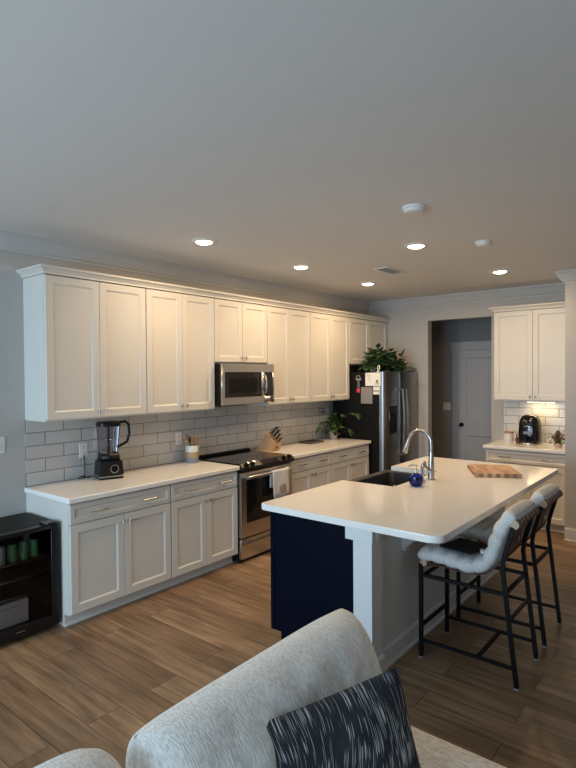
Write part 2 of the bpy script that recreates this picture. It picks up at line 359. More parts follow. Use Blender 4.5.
# ------------------------------------------------------------------ recessed lights, detectors, vent
LP = [((.944, .968), 'leftmost lit recessed ceiling light, over the blender end of the cabinets'),
      ((.911, 2.257), 'lit recessed ceiling light above the range and microwave'),
      ((.905, 3.535), 'small lit recessed ceiling light nearest the corner over the refrigerator'),
      ((2.153, 2.179), 'largest lit recessed ceiling light, straight above the island sink'),
      ((2.315, 3.785), 'rightmost lit recessed ceiling light, toward the coffee maker cabinets')]
lamp0 = None
for (x, y), lab in LP:
    if lamp0 is None:
        lamp0 = t = thing('recessed_light', lab, 'ceiling light', (x, y, H), group='recessed ceiling lights')
        MB().lathe([(.066, -.001), (.066, -.012), (.098, -.004), (.098, 0)], n=32, cap=False).build('trim_ring', 'white_plastic', t)
        MB().lathe([(.001, -.026), (.04, -.023), (.062, -.014), (.066, -.006)], n=32).build('lens', 'lens', t)
    else:
        t = copy_tree(lamp0); t.location = (x, y, H); t['label'] = lab
    area('lamp_light', (x, y, H-.035), (0, 0, -1), .13, .13, LAMP_W, (1.0, .71, .42), 'DISK')
for (x, y, r), lab in (((2.593, 1.233, .075), 'round white smoke detector on ceiling, nearest the camera, before the big recessed light'), ((2.615, 2.418, .062), 'smaller flat white ceiling disc between the two rightmost recessed lights')):
    t = thing('smoke_detector', lab, 'smoke detector', (x, y, H), group='round ceiling detectors')
    MB().lathe([(r, 0), (r, -.012), (r*.93, -.016)], n=28).build('mounting_plate', 'white_plastic', t)
    MB().lathe([(r*.86, -.016), (r*.84, -.028), (r*.7, -.036), (.001, -.038)], n=28).build('cover', 'white_plastic', t)
t = thing('ceiling_vent', 'rectangular louvred air vent in the ceiling near the corner light', 'vent', (1.468, 3.01, H))
b = MB()
for (a0, a1, c0, c1) in ((-.085, -.06, -.19, .19), (.06, .085, -.19, .19), (-.06, .06, -.19, -.165), (-.06, .06, .165, .19)): b.box(a0, a1, c0, c1, -.008, 0, .002)
b.build('frame', 'white_plastic', t); MB().box(-.06, .06, -.165, .165, -.002, -.001).build('duct_opening', 'slot_dark', t)
for k in range(11):
    y = -.15+k*.03
    MB().prism([(y-.010, -.010), (y+.006, -.002), (y+.008, -.003), (y-.008, -.011)], 'x', -.06, .06).build('slat', 'white_plastic' if k > 5 else 'trim_paint', t)

# ------------------------------------------------------------------ cabinets
def pull(parent, x, yf, z, L=.135, name='handle'):
    b = MB(); b.tube([(x-L/2, yf-.028, z), (x+L/2, yf-.028, z)], .0055, 8)
    for s in (-1, 1): b.tube([(x+s*L*.36, yf-.001, z), (x+s*L*.36, yf-.028, z)], .0045, 8)
    b.build(name, 'brushed_nickel', parent)
def knob(parent, x, yf, z):
    b = MB(); b.tube([(x, yf-.001, z), (x, yf-.024, z)], .005, 8); b.tube([(x-.003, yf-.026, z-.016), (x+.003, yf-.026, z+.016)], .0065, 8)
    b.build('knob', 'brushed_nickel', parent)
def base_cabinet(loc, rot, w, label, depth=.60, end=None, ndoor=2, mat_='cabinet_paint', handles=(.25, .75), drawer=True, toe=True):
    """local x 0..w, back at y=0, front at y=-depth, facing -y"""
    t = thing('base_cabinet', label, 'cabinet', loc, rot)
    b = MB(); b.box(.0005, w-.0005, -depth, 0, .088, .873, .001); b.build('body', mat_, t)
    if toe: MB().box(.0005, w-.0005, -depth+.065, -.02, 0, .0875).build('toe_kick', mat_, t); sweep(MB(), [(w-.001, -depth+.065), (.001, -depth+.065)][::-1], [(0, 0), (.012, 0), (.012, .006), (.004, .018), (0, .018)]).build('shoe_moulding', mat_, t)
    zd = .718
    if drawer:
        d = panel_front(MB(), .006, w-.006, zd+.006, .862, -depth, fr=.032, step=.010).build('drawer', mat_, t)
        for h in handles: pull(d, w*h, -depth-.02, .793)
    else: zd = .862
    dw = (w-.012)/ndoor
    for i in range(ndoor):
        x0 = .006+i*dw+(.0015 if i else 0); x1 = .006+(i+1)*dw-(.0015 if i < ndoor-1 else 0)
        d = panel_front(MB(), x0, x1, .098, zd-.004, -depth).build('door', mat_, t)
        knob(d, (x1-.028) if i % 2 == 0 else (x0+.028), -depth-.02, zd-.055)
    return t
def wall_cabinet(loc, rot, w, z0, z1, label, depth=.305, knobs=True):
    t = thing('wall_cabinet', label, 'cabinet', loc, rot)
    MB().box(.0005, w-.0005, -depth, 0, z0, z1, .001).build('body', 'cabinet_paint', t)
    dw = (w-.008)/2
    for i in range(2):
        x0 = .004+i*dw+(.0015 if i else 0); x1 = .004+(i+1)*dw-(0 if i else .0015)
        d = panel_front(MB(), x0, x1, z0+.012, z1-.004, -depth).build('door', 'cabinet_paint', t)
        knob(d, (x1-.028) if i == 0 else (x0+.028), -depth-.02, z0+.055)
    return t
R90 = PI/2
UB, UT, UM = 1.42, 2.487, 1.865
for y0, y1, z0, lab in ((0, .875, UB, 'tall white wall cabinet above the blender, leftmost of the row'),
                        (.875, 1.66, UB, 'tall white wall cabinet just left of the microwave'),
                        (1.66, 2.428, UM, 'short white two-door wall cabinet directly above the microwave'),
                        (2.428, 3.20, UB, 'tall white wall cabinet just right of the microwave'),
                        (3.20, 4.045, UB, 'tall white wall cabinet next to the refrigerator, above the potted plant'),
                        (4.045, 5.05, UM+.01, 'short white two-door wall cabinet above the refrigerator')):
    wall_cabinet((.0005, y0, 0), R90, y1-y0, z0, UT, lab)
CC = [(0, UT-.012), (.012, UT-.012), (.012, UT), (.028, UT+.018), (.044, UT+.027), (.050, UT+.030), (.050, UT+.042), (0, UT+.042)]
def cabinet_crown(path, top, label):
    prof = [(a+.001, z) for a, z in CC]
    o = sweep(MB(), path, prof).build('crown_moulding', 'cabinet_paint'); tag(o, label, 'moulding'); return o
b = MB(); sweep(b, [(0.001, 0), (.326, 0), (.326, 5.05)], [(a+.001, z+.0135) for a, z in CC]); b.box(.001, .326, .0, 5.05, UT+.0015, UT+.0555)
tag(b.build('crown_moulding', 'cabinet_paint'), 'long white crown moulding along the top of the left wall cabinets', 'moulding')
B1, B2, B3 = .880, 1.66, 2.43
base_cabinet((.0005, 0, 0), R90, B1, 'white base cabinet beside the black beverage cooler, under the blender')
base_cabinet((.0005, B1, 0), R90, B2-B1-.003, 'white base cabinet just left of the range, under the utensil crock')
base_cabinet((.0005, B3+.002, 0), R90, .757, 'white base cabinet just right of the range, under the knife block')
base_cabinet((.0005, 3.19, 0), R90, .84, 'white base cabinet beside the refrigerator, under the small potted plant')
# right-hand coffee station
wall_cabinet((1.9335, YB-.0005, 0), 0, .89, UB, UT, 'white two-door wall cabinet above the black coffee maker')
b = MB(); sweep(b, [(1.9335, YB-.001), (1.9335, YB-.326), (2.824, YB-.326)], [(a+.001, z+.0135) for a, z in CC]); b.box(1.9335, 2.824, YB-.326, YB-.001, UT+.0015, UT+.0555)
tag(b.build('crown_moulding', 'cabinet_paint'), 'short white crown moulding on the wall cabinet over the coffee maker', 'moulding')
base_cabinet((1.9335, YB-.0005, 0), 0, .89, 'white base cabinet below the black coffee maker')
# counters
def slab(x0, x1, y0, y1, label, name='countertop'):
    o = MB().box(x0, x1, y0, y1, .8745, .914, .008, 3).build(name, 'quartz', smooth=50); return tag(o, label, 'countertop')
slab(.009, .65, -.02, 1.657, 'white quartz countertop left of the range, holding the blender')
slab(.009, .65, 2.433, 4.035, 'white quartz countertop right of the range, holding knife block and plant')
slab(1.912, 2.823, YB-.65, YB-.009, 'white quartz countertop of the coffee station, under the black coffee maker')
# under-cabinet light at the coffee station
t = thing('under_cabinet_light', 'slim lit warm light bar under the right-hand wall cabinet', 'light', (2.42, YB-.12, UB))
MB().box(-.16, .16, -.02, .02, -.018, -.0005, .003).build('housing', 'white_plastic', t); MB().box(-.15, .15, -.015, .015, -.0215, -.0182).build('diffuser', 'led_strip', t)
area('under_cabinet_glow', (2.42, YB-.12, UB-.025), (0, 0, -1), .28, .03, 1.1, (1, .72, .38))

# ------------------------------------------------------------------ range
RY0, RY1 = 1.664, 2.428
t = thing('range', 'stainless slide-in range with black glass cooktop between the white base cabinets', 'stove', (.012, RY0, 0), R90)
RW = RY1-RY0
MB().box(.002, RW-.002, -.60, -.0, .03, .90, .002).build('body', 'black_side', t)
for x in (.05, RW-.05):
    for y in (-.55, -.06): MB().tube([(x, y, 0), (x, y, .0295)], .018, 10).build('foot', 'black_plastic', t)
b = MB(); b.box(.0, RW, -.625, -.002, .9005, .926, .004, 2); b.build('cooktop', 'black_gloss', t)
MB().box(.0, RW, -.055, -.001, .9262, .948, .006, 2).build('rear_vent_strip', 'black_side', t)
def ring(cx, cy, r):
    rows = [[(cx+q*math.cos(2*PI*k/36), cy+q*math.sin(2*PI*k/36), .9266) for k in range(36)] for q in (r, r+.002)]
    return MB().grid(rows, close_v=True)
mat('panel_dark', (.05, .048, .046), .35, .8)
mat('burner_line', (.10, .10, .10), .3)
for cx, cy, r in ((.20, -.42, .105), (.56, -.42, .085), (.20, -.18, .075), (.56, -.18, .095)): ring(cx, cy, r).build('burner_ring', 'burner_line', t)
pan = MB().prism([(-.66, .862), (-.601, .862), (-.601, .9), (-.60, .928), (-.628, .928), (-.668, .895)], 'x', .0, RW).build('control_panel', 'panel_dark', t)
MB().prism([(-.6665, .8985), (-.6295, .9290), (-.6285, .930), (-.6675, .8995)], 'x', .27, .52).build('display', 'display', pan)
for x in (.065, .15, .61, .695):
    k = MB(); c = Vector((x, -.652, .914)); nrm = Vector((0, -.62, .78))
    k.tube([c-nrm*.002, c+nrm*.006], .024, 18); k.tube([c+nrm*.006, c+nrm*.03], [.019, .016], 18); k.build('burner_knob', 'black_metal', pan)
    MB().tube([c+nrm*.0302, c+nrm*.032], .013, 18).build('knob_cap', 'steel', pan)
d = MB()
Z0, Z1 = .235, .842
for a in ((.006, .075, Z0, Z1), (RW-.075, RW-.006, Z0, Z1), (.075, RW-.075, Z0, Z0+.13), (.075, RW-.075, Z1-.075, Z1)): d.box(a[0], a[1], -.638, -.601, a[2], a[3], .0)
od = d.build('oven_door', 'steel', t)
MB().box(.0745, RW-.0745, -.634, -.604, Z0+.129, Z1-.0745).build('oven_window', 'oven_glass', od)
h = MB(); h.tube([(.045, -.69, .802), (RW-.045, -.69, .802)], .014, 12)
for x in (.06, RW-.06): h.box(x-.012, x+.012, -.688, -.637, .79, .814, .003)
h.build('oven_handle', 'steel', od)
dr = MB().box(.006, RW-.006, -.632, -.601, .035, .222, .004, 2).build('storage_drawer', 'steel', t)
MB().prism([(-.6325, .168), (-.646, .176), (-.644, .192), (-.6325, .196)], 'x', .03, RW-.03).build('drawer_lip', 'dark_steel', dr)
MB().box(.008, RW-.008, -.6, -.59, .0, .032).build('kick_plate', 'black_plastic', t)
# towel over the oven handle (rounded drape around the bar)
tw = thing('dish_towel', 'white dish towel with a brown print hanging on the oven handle', 'towel', (.012+.69, RY0+.50, .802))
rows = []
prof = [(.026, -.255)] + [(.0235, -.20), (.022, -.13), (.020, -.06), (.0185, -.01)] + [(.0185*math.cos(a), .0185*math.sin(a)) for a in [PI*i/8 for i in range(0, 9)]] + [(-.0185, -.03), (-.0200, -.09), (-.0215, -.15)]
for i in range(13):
    y = -.125+.25*i/12; rows.append([(px+.004*math.sin(y*38)*min(1, max(0, -pz)/.06)*(1 if px > 0 else .3), y+.006*math.sin(pz*16), pz) for px, pz in prof])
b = MB().grid(rows); tcloth = b.build('cloth', 'towel_cloth', tw, smooth=80); sm = tcloth.modifiers.new('thick', 'SOLIDIFY'); sm.thickness = .0035
def blob(mb, pts, x):   # little flat patches on the towel front
    for (y, z, ry, rz) in pts:
        v = [mb.bm.verts.new((x+.004*math.sin((y+ry*math.cos(a))*38), y+ry*math.cos(a), z+rz*math.sin(a))) for a in [2*PI*k/14 for k in range(14)]]
        mb.bm.faces.new(v)
    return mb
blob(MB(), [(.02, -.20, .045, .016), (.02, -.165, .014, .03), (-.012, -.175, .016, .018), (.05, -.172, .016, .018), (-.018, -.15, .010, .014), (.02, -.135, .024, .010), (.055, -.148, .010, .012)], .0295).build('printed_motif', 'towel_print', tcloth)

# ------------------------------------------------------------------ microwave
t = thing('microwave', 'stainless over-the-range microwave with black window under short cabinet', 'microwave', (.010, 1.668, 1.462), R90)
MW = .756
MB().box(0, MW, -.375, 0, 0, .399, .003).build('body', 'black_side', t)
d = MB()
for a in ((.0, .035, .0, .399), (.0345, .60, .0, .070), (.0345, .60, .318, .399), (.60, MW, .0, .070), (.60, MW, .318, .399), (.565, .612, .07, .3185), (.742, MW, .07, .3185)): d.box(a[0], a[1], -.405, -.3755, a[2], a[3])
dd = d.build('door', 'steel', t)
w = MB(); w.box(.0345, .5655, -.401, -.377, .0695, .3185); wo = w.build('window', 'oven_glass', dd)
MB().box(.095, .50, -.4025, -.4012, .112, .255).build('mesh_screen', 'black_side', wo)
MB().box(.6115, .7425, -.401, -.377, .0695, .3185).build('control_panel', 'black_gloss', t)
MB().box(.635, .72, -.4018, -.4012, .262, .284).build('display', 'display', t)
MB().tube([(.588, -.405, .095), (.588, -.440, .115), (.588, -.447, .19), (.588, -.440, .275), (.588, -.405, .292)], .010, 10).build('handle', 'steel', dd)
MB().box(.02, MW-.02, -.36, -.04, -.006, -.0005).build('vent_grille', 'black_side', t)

# ------------------------------------------------------------------ refrigerator
FY0, FY1 = 4.072, 5.045; FX = .735; FW = FY1-FY0
t = thing('refrigerator', 'stainless side-by-side refrigerator with black sides and ice dispenser', 'refrigerator', (.04, FY0, 0), R90)
MB().box(0, FW, -FX+.04, 0, .03, 1.775, .004).build('body', 'black_side', t)
MB().box(.02, FW-.02, -FX+.06, -.02, 0, .035).build('base_grille', 'black_plastic', t)
def fdoor(x0, x1):
    b = MB(); y0 = -FX+.035; n = 10
    pts = []
    for i in range(n+1):
        u = i/n; x = x0+(x1-x0)*u
        pts.append((x, y0-.062-.012*math.sin(PI*u)))
    poly = [(x0, y0)]+[(x0, y0-.045), (x0+.004, y0-.056)]+pts[1:-1]+[(x1-.004, y0-.056), (x1, y0-.045), (x1, y0)]
    return b.prism(poly, 'z', .06, 1.78)
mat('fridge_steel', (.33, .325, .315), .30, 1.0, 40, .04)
SPL = .445
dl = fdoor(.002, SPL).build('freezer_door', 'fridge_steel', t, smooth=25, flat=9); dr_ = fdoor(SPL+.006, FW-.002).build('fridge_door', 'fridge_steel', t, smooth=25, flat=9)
YF = -FX+.035-.074
dsp = MB().box(.13, .34, YF-.004, YF+.02, .985, 1.345, .006, 2).build('ice_dispenser', 'black_gloss', dl)
MB().box(.155, .315, YF-.0055, YF-.0042, 1.265, 1.325).build('dispenser_display', 'display', dsp)
b = MB(); b.box(.16, .31, YF-.0055, YF-.0042, 1.01, 1.25); b.build('dispenser_recess', 'black_side', dsp)
for x, dd_ in ((SPL-.045, dl), (SPL+.052, dr_)):
    pts = [(x, YF+.008, 1.55)]+[(x, YF-.052-.018*math.sin(PI*i/10), 1.55-i*.085) for i in range(0, 11)]+[(x, YF+.008, .70)]
    MB().tube(pts, .014, 10).build('handle', 'steel', dd_)
for x in (.05, FW-.05): MB().box(x-.03, x+.03, -FX-.01, -FX+.10, 1.7752, 1.793, .004).build('hinge_cover', 'black_plastic', t)
# things stuck to the black side of the fridge (facing -y)
yS = FY0
def card(name, x0, x1, z0, z1, m, label, cat, th=.0012):
    t = thing(name, label, cat, ((x0+x1)/2, yS-.001, (z0+z1)/2)); w, h = (x1-x0)/2, (z1-z0)/2
    MB().box(-w, w, -th, 0, -h, h).build('sheet', m, t); return t
t = card('note_sheet', .545, .765, 1.600, 1.768, 'paper_white', 'white printed sheet stuck highest on the black refrigerator side', 'paper')
b = MB()
for k in range(4): b.box(-.09+.01*k, -.03, -.0016, -.00125, .05-.022*k, .053-.022*k)
b.box(.03, .09, -.0016, -.00125, -.062, -.056); b.ball((.06, -.0015, -.02), .016, sy=.05, n=6); b.box(.04, .08, -.0016, -.00125, -.048, -.038); b.build('print', 'ink', t)
t = card('note_sheet', .480, .648, 1.375, 1.585, 'paper_grey', 'grey sheet with small red mark stuck on the black refrigerator side', 'paper')
MB().prism([(-.005, .07), (.0, .075), (.035, .04), (.03, .035)], 'y', -.0018, -.00125).build('red_mark', 'red_plastic', t)
t = card('small_card', .660, .752, 1.543, 1.592, 'paper_white', 'small white card just below the highest white sheet', 'paper')
t = card('small_card', .660, .752, 1.494, 1.532, 'paper_white', 'small white card, the lower of the two below the white sheet', 'paper')
t = thing('bottle_opener', 'magnetic bottle opener with red tip hanging on the black refrigerator side', 'opener', (.445, yS-.001, 1.60))
b = MB(); b.tube([(-.032, -.008, .10), (-.02, -.008, .128), (.015, -.008, .13), (.035, -.008, .10), (.01, -.008, .085), (-.032, -.008, .095)], .007, 8); b.box(-.035, .045, -.014, 0, .072, .088, .003); b.build('opener_head', 'steel', t)
MB().box(-.018, .018, -.012, 0, -.03, .072, .005, 2).build('grip', 'dark_steel', t); MB().box(-.024, .024, -.014, 0, -.09, -.03, .008, 2).build('tip', 'red_plastic', t)
# ring ornament standing on the fridge top edge
t = thing('ring_ornament', 'small white ring-shaped ornament on top front edge of refrigerator', 'ornament', (.715, FY0+.04, 1.7755))
b = MB(); b.lathe([(.028, 0), (.026, .012), (.006, .022)], n=18); b.build('foot', 'white_ceramic', t)
b = MB(); pts = [(.030*math.cos(2*PI*k/20)*.8, .030*math.cos(2*PI*k/20)*-.6, .052+.030*math.sin(2*PI*k/20)) for k in range(21)]; b.tube(pts, .007, 8, cap=False); b.build('ring', 'white_ceramic', t)

# ------------------------------------------------------------------ foliage
def leaf_on(mb, p, d, L, w, droop=.3, fold=.2):
    d = d.normalized(); side = d.cross(Vector((0, 0, 1)))
    if side.length < .05: side = Vector((1, 0, 0))
    side.normalize(); up = side.cross(d).normalized()
    prof = [(0, .08), (.18, .75), (.42, 1.0), (.7, .72), (.9, .3), (1, .02)]
    rows = []
    for s, k in prof:
        c = p+d*L*s+Vector((0, 0, -1))*droop*L*s*s; hw = w*.5*k
        rows.append([tuple(c-side*hw+up*fold*hw), tuple(c), tuple(c+side*hw+up*fold*hw)])
    mb.grid(rows)
def add_thick(o, th=.0012):
    s = o.modifiers.new('thick', 'SOLIDIFY'); s.thickness = th; return o
def foliage(centres, n, rad, zr, L, w, seed, flat=.6, avoid=None):
    rnd = random.Random(seed); A, Bm, S = MB(), MB(), MB()
    for i in range(n):
        c = Vector(rnd.choice(centres)); th = rnd.uniform(0, 2*PI); ph = rnd.uniform(-.35, 1.2)
        d = Vector((math.cos(th)*math.cos(ph), math.sin(th)*math.cos(ph), math.sin(ph)*flat+.05))
        tip = c+Vector((d.x*rad*rnd.uniform(.2, 1), d.y*rad*rnd.uniform(.2, 1), d.z*zr*rnd.uniform(.2, 1.1)))
        l = L*rnd.uniform(.7, 1.15)
        if avoid and (avoid(tip) or avoid(tip+d*l)): continue
        leaf_on(A if rnd.random() < .75 else Bm, tip, d+Vector((rnd.uniform(-.3, .3), rnd.uniform(-.3, .3), rnd.uniform(-.35, .15))), l, w*rnd.uniform(.8, 1.2), rnd.uniform(.1, .6))
        S.tube([c-Vector((0, 0, .03)), (c+tip)/2+Vector((0, 0, .015)), tip], .0018, 4)
    return A, Bm, S
# plant on the fridge
t = thing('potted_plant', 'large bushy green plant on top of the refrigerator', 'plant', (.44, 4.50, 1.7755))
MB().lathe([(.06, 0), (.075, .10), (.08, .11), (.07, .11), (.066, .095)], n=24).build('pot', 'white_ceramic', t)
MB().lathe([(.001, .094), (.066, .095)], n=20, cap=False).build('soil', 'soil', t)
def av1(p): return p.z < .03 or (p.z+1.7755 > 1.85 and p.x+.44 < .36) or p.x+.44 < .02 or p.y > .53
A, Bm, S = foliage([(0, 0, .11), (.12, -.12, .09), (.16, .12, .08), (.10, -.22, .06), (.12, .26, .06), (.2, 0, .06), (.22, .24, .04)], 330, .18, .20, .11, .082, 3, 1.0, av1)
add_thick(A.build('foliage', 'leaf_green', t, smooth=60)); add_thick(Bm.build('young_leaves', 'leaf_light', t, smooth=60)); S.build('stems', 'stem_green', t)
# plant on the counter
PX, PY = .17, 3.90
t = thing('potted_plant', 'small trailing green plant in pale clay pot on the counter beside the refrigerator', 'plant', (PX, PY, .914))
MB().lathe([(.046, .0005), (.053, .078), (.057, .080), (.057, .096), (.049, .096), (.046, .082)], n=24).build('pot', 'clay_pot', t)
MB().lathe([(.001, .079), (.039, .08)], n=20, cap=False).build('soil', 'soil', t)
def av2(p): return p.z < .03 or p.x+PX < .03 or p.y+PY > FY0-.02 or (p.z+.914 > UB-.02)
A, Bm, S = foliage([(0, 0, .10), (0, -.05, .14), (.03, .02, .12), (.02, -.02, .20)], 70, .11, .13, .075, .058, 11, 1.0, av2)
for (a, c, pts) in (((0), 0, [(0, 0, .10), (.0, -.12, .20), (.02, -.24, .235), (.02, -.33, .18)]), (0, 0, [(0, 0, .10), (.01, -.10, .26), (.0, -.2, .36), (.0, -.23, .40)]), (0, 0, [(0, 0, .10), (.12, -.02, .17), (.24, -.01, .14), (.33, -.02, .07)]), (0, 0, [(0, 0, .1), (.12, .03, .28), (.24, .03, .34), (.34, .02, .34)])):
    S.tube(pts, .002, 5)
    for j in (1, 2, 3):
        p = Vector(pts[j]); d = (Vector(pts[j])-Vector(pts[j-1]))
        for sgn in (-1, 1):
            q = p+Vector((0, 0, 0)); dd_ = d.normalized()+Vector((.5*sgn, -.2, -.4))
            if not av2(q+dd_.normalized()*.07): leaf_on(A if sgn > 0 else Bm, q, dd_, .075, .062, .4)
add_thick(A.build('foliage', 'leaf_green', t, smooth=60)); add_thick(Bm.build('young_leaves', 'leaf_light', t, smooth=60)); S.build('stems', 'stem_green', t)

# ------------------------------------------------------------------ counter objects
# blender
t = thing('blender', 'black countertop blender with clear jar and round dial, near the counter end', 'blender', (.17, .60, .914), R90-.33)
b = MB(); b.prism([(-.095, .006), (.095, .006), (.095, .05), (.085, .145), (-.085, .145), (-.095, .05)], 'y', -.10, .09); base = b.build('motor_base', 'black_plastic', t)
MB().box(-.098, .098, -.104, .094, .018, .027, .003).build('silver_band', 'steel', base); MB().box(-.09, .09, -.095, .085, 0, .0065).build('foot', 'black_plastic', base)
MB().tube([(.02, -.099, .085), (.02, -.112, .085)], .036, 24).build('dial', 'black_gloss', base)
rows = [[(.02+q*math.cos(2*PI*k/28), -.1125, .085+q*math.sin(2*PI*k/28)) for k in range(28)] for q in (.028, .034)]; MB().grid(rows, close_v=True).build('dial_ring', 'steel', base)
MB().prism([(-.075, .146), (.075, .146), (.068, .205), (-.068, .205)], 'y', -.075, .075).build('collar', 'black_plastic', t)
def sqlathe(prof, n=28, p=.55, cx=0):
    rows = []
    for r, z in prof:
        rows.append([(cx+r*math.copysign(abs(math.cos(2*PI*k/n))**p, math.cos(2*PI*k/n)), r*math.copysign(abs(math.sin(2*PI*k/n))**p, math.sin(2*PI*k/n)), z) for k in range(n)])
    return MB().grid(rows, close_v=True, cap=True)
j = sqlathe([(.066, .206), (.074, .26), (.088, .425)]).build('jar', 'jar_plastic', t)
MB().tube([(0, 0, .207), (0, 0, .42)], .011, 10).build('blade_column', 'black_plastic', j)
bl = MB()
for z, a in ((.235, 0), (.27, 1.2), (.31, 2.3)):
    for s in (0, PI): bl.prism([(0, -.008), (.045, .0), (0, .008)], 'z', -.001, .001) if False else bl.tube([(0, 0, z), (.04*math.cos(a+s), .04*math.sin(a+s), z+.008)], [.006, .002], 6)
bl.build('blades', 'steel', j)
sqlathe([(.092, .4255), (.092, .452), (.078, .462)]).build('lid', 'black_plastic', t)
MB().tube([(.08, 0, .448), (.14, 0, .455), (.168, 0, .43), (.172, 0, .35), (.152, 0, .285), (.072, 0, .245)], .012, 10).build('jar_handle', 'black_plastic', t)
tag(MB().tube([(.07, .497, .921), (.05, .46, .925), (.035, .43, .935), (.045, .40, .921), (.05, .45, .921), (.03, .47, .96), (.0155, .47, 1.10)], .0045, 8).build('power_cord', 'black_plastic'), 'black power cord looping from the blender to the wall outlet', 'cord')
# outlets and switches
def outlet(y, z, label, kind='outlet', slots=True, loc=None, rot=R90, w=.038, h=.06):
    t = thing('wall_outlet' if kind == 'outlet' else 'light_switch', label, kind, loc or (.0085, y, z), rot)
    MB().box(-w, w, -.005, 0, -h, h, .002).build('plate', 'white_plastic', t)
    if slots:
        for s in (-.024, .024):
            q = MB().box(-.016, .016, -.0065, -.0052, s-.014, s+.014, .001).build('socket', 'white_plastic', t)
            b = MB(); b.box(-.008, -.006, -.0072, -.0066, s-.004, s+.006); b.box(.006, .008, -.0072, -.0066, s-.004, s+.006); b.build('slots', 'slot_dark', q)
    else:
        MB().box(-.014, .014, -.008, -.0052, -.03, .03, .002).build('rocker', 'white_plastic', t)
outlet(.47, 1.14, 'white wall outlet on the tiles left of the blender')
outlet(1.47, 1.14, 'white wall outlet on the tiles left of the utensil crock')
outlet(0, 0, 'white light switch on the left wall at the photo edge', 'switch', False, (.0005, -.19, 1.25), R90)
outlet(0, 0, 'wide light switch plate on the dark hallway wall left of the door', 'switch', False, (.745, HALLY-.0005, 1.24), 0, .06, .06)
# utensil crock
t = thing('utensil_crock', 'white crock with tan and blue-grey bands left of the range', 'crock', (.13, 1.535, .914))
MB().lathe([(.062, 0), (.064, .05)], n=28).build('blue_band', 'stripe_blue', t)
MB().lathe([(.064, .0505), (.064, .105)], n=28).build('tan_band', 'stripe_tan', t)
MB().lathe([(.064, .1055), (.064, .165), (.057, .165), (.057, .11)], n=28).build('white_band', 'white_ceramic', t)
rnd = random.Random(5)
cols = ['utensil_wood', 'pale_wood', 'utensil_wood', 'black_plastic', 'utensil_wood', 'stripe_tan', 'utensil_wood']
for i, m_ in enumerate(cols):
    a = i*2*PI/7+.3; r1, r2 = .024, .040; z2 = .225+.03*math.sin(i*2.1)
    p0 = Vector((.13+r1*.7*math.cos(a), 1.535+r1*.7*math.sin(a), .914+.112)); p1 = Vector((.13+r2*math.cos(a), 1.535+r2*math.sin(a), .914+z2-.03))
    b = MB(); b.tube([p0, p1], .0055, 8)
    d_ = (p1-p0).normalized(); 
    rows = []
    for s, w_ in ((-.01, .006), (.0, .016), (.02, .024), (.04, .022), (.052, .010)):
        c = p1+d_*s; rows.append([(c.x+.0045*math.cos(q), c.y+w_*math.sin(q)*.9, c.z+.0) for q in [2*PI*k/10 for k in range(10)]])
    b.grid(rows, close_v=True, cap=True)
    o = b.build('cooking_utensil', m_)
    tag(o, ('black spatula standing in the striped crock', 'pale wooden spoon standing in the striped crock', 'tan spoon standing in the striped crock')[0 if m_ == 'black_plastic' else 1 if m_ == 'pale_wood' else 2] if m_ != 'utensil_wood' else 'brown wooden spoon standing in the striped crock', 'utensil', 'utensils in the striped crock' if m_ != 'utensil_wood' else 'brown wooden spoons in the striped crock')
# knife block
KB = (.185, 2.60, .914)
t = thing('knife_block', 'slanted pale wood knife block full of knives right of the range', 'knife block', KB, .08)
b = MB(); b.prism([(-.13, 0), (.085, 0), (.130, .085), (.02, .20)], 'y', -.072, .072)
blk = b.build('block', 'block_wood', t)
MB().prism([(.1005, -.02), (.1005, .02), (.113, .02), (.113, -.02)], 'z', .03, .05).build('burnt_mark', 'ink', blk)
mat('knife_steel', (.35, .34, .33), .3, 1.0)
dirn = Vector((.707, 0, .707))
for r_ in range(4):
    for c_ in range(3):
        p0 = Vector((.130, 0, .085)).lerp(Vector((.02, 0, .20)), (r_+.5)/4)+Vector((0, -.042+.042*c_, 0))+dirn*.002
        L_ = (.062, .085, .10, .105)[r_]
        b = MB(); b.tube([p0, p0+dirn*.012, p0+dirn*L_*.5, p0+dirn*L_], [.006, .010, .009, .011], 8)
        o = b.build('kitchen_knife', 'knife_steel' if c_ != 1 else 'black_plastic')
        o.location = KB; o.rotation_euler.z = .08
        tag(o, 'steel-handled kitchen knife in the slanted knife block' if c_ != 1 else 'black-handled kitchen knife in the slanted knife block', 'knife', 'steel-handled knives in the block' if c_ != 1 else 'black-handled knives in the block')
# tray
t = thing('trivet', 'flat dark tray on the counter between knife block and small plant', 'tray', (.17, 3.42, .9145), R90-.1)
MB().box(-.13, .13, -.09, .09, 0, .010, .004, 2).build('plate', 'black_plastic', t)
sweep(MB(), [(-.13, .09), (-.13, -.09), (.13, -.09), (.13, .09), (-.13, .09)], [(-.008, .0102), (0, .0102), (.004, .020), (.0, .020)]).build('rim', 'dark_steel', t)

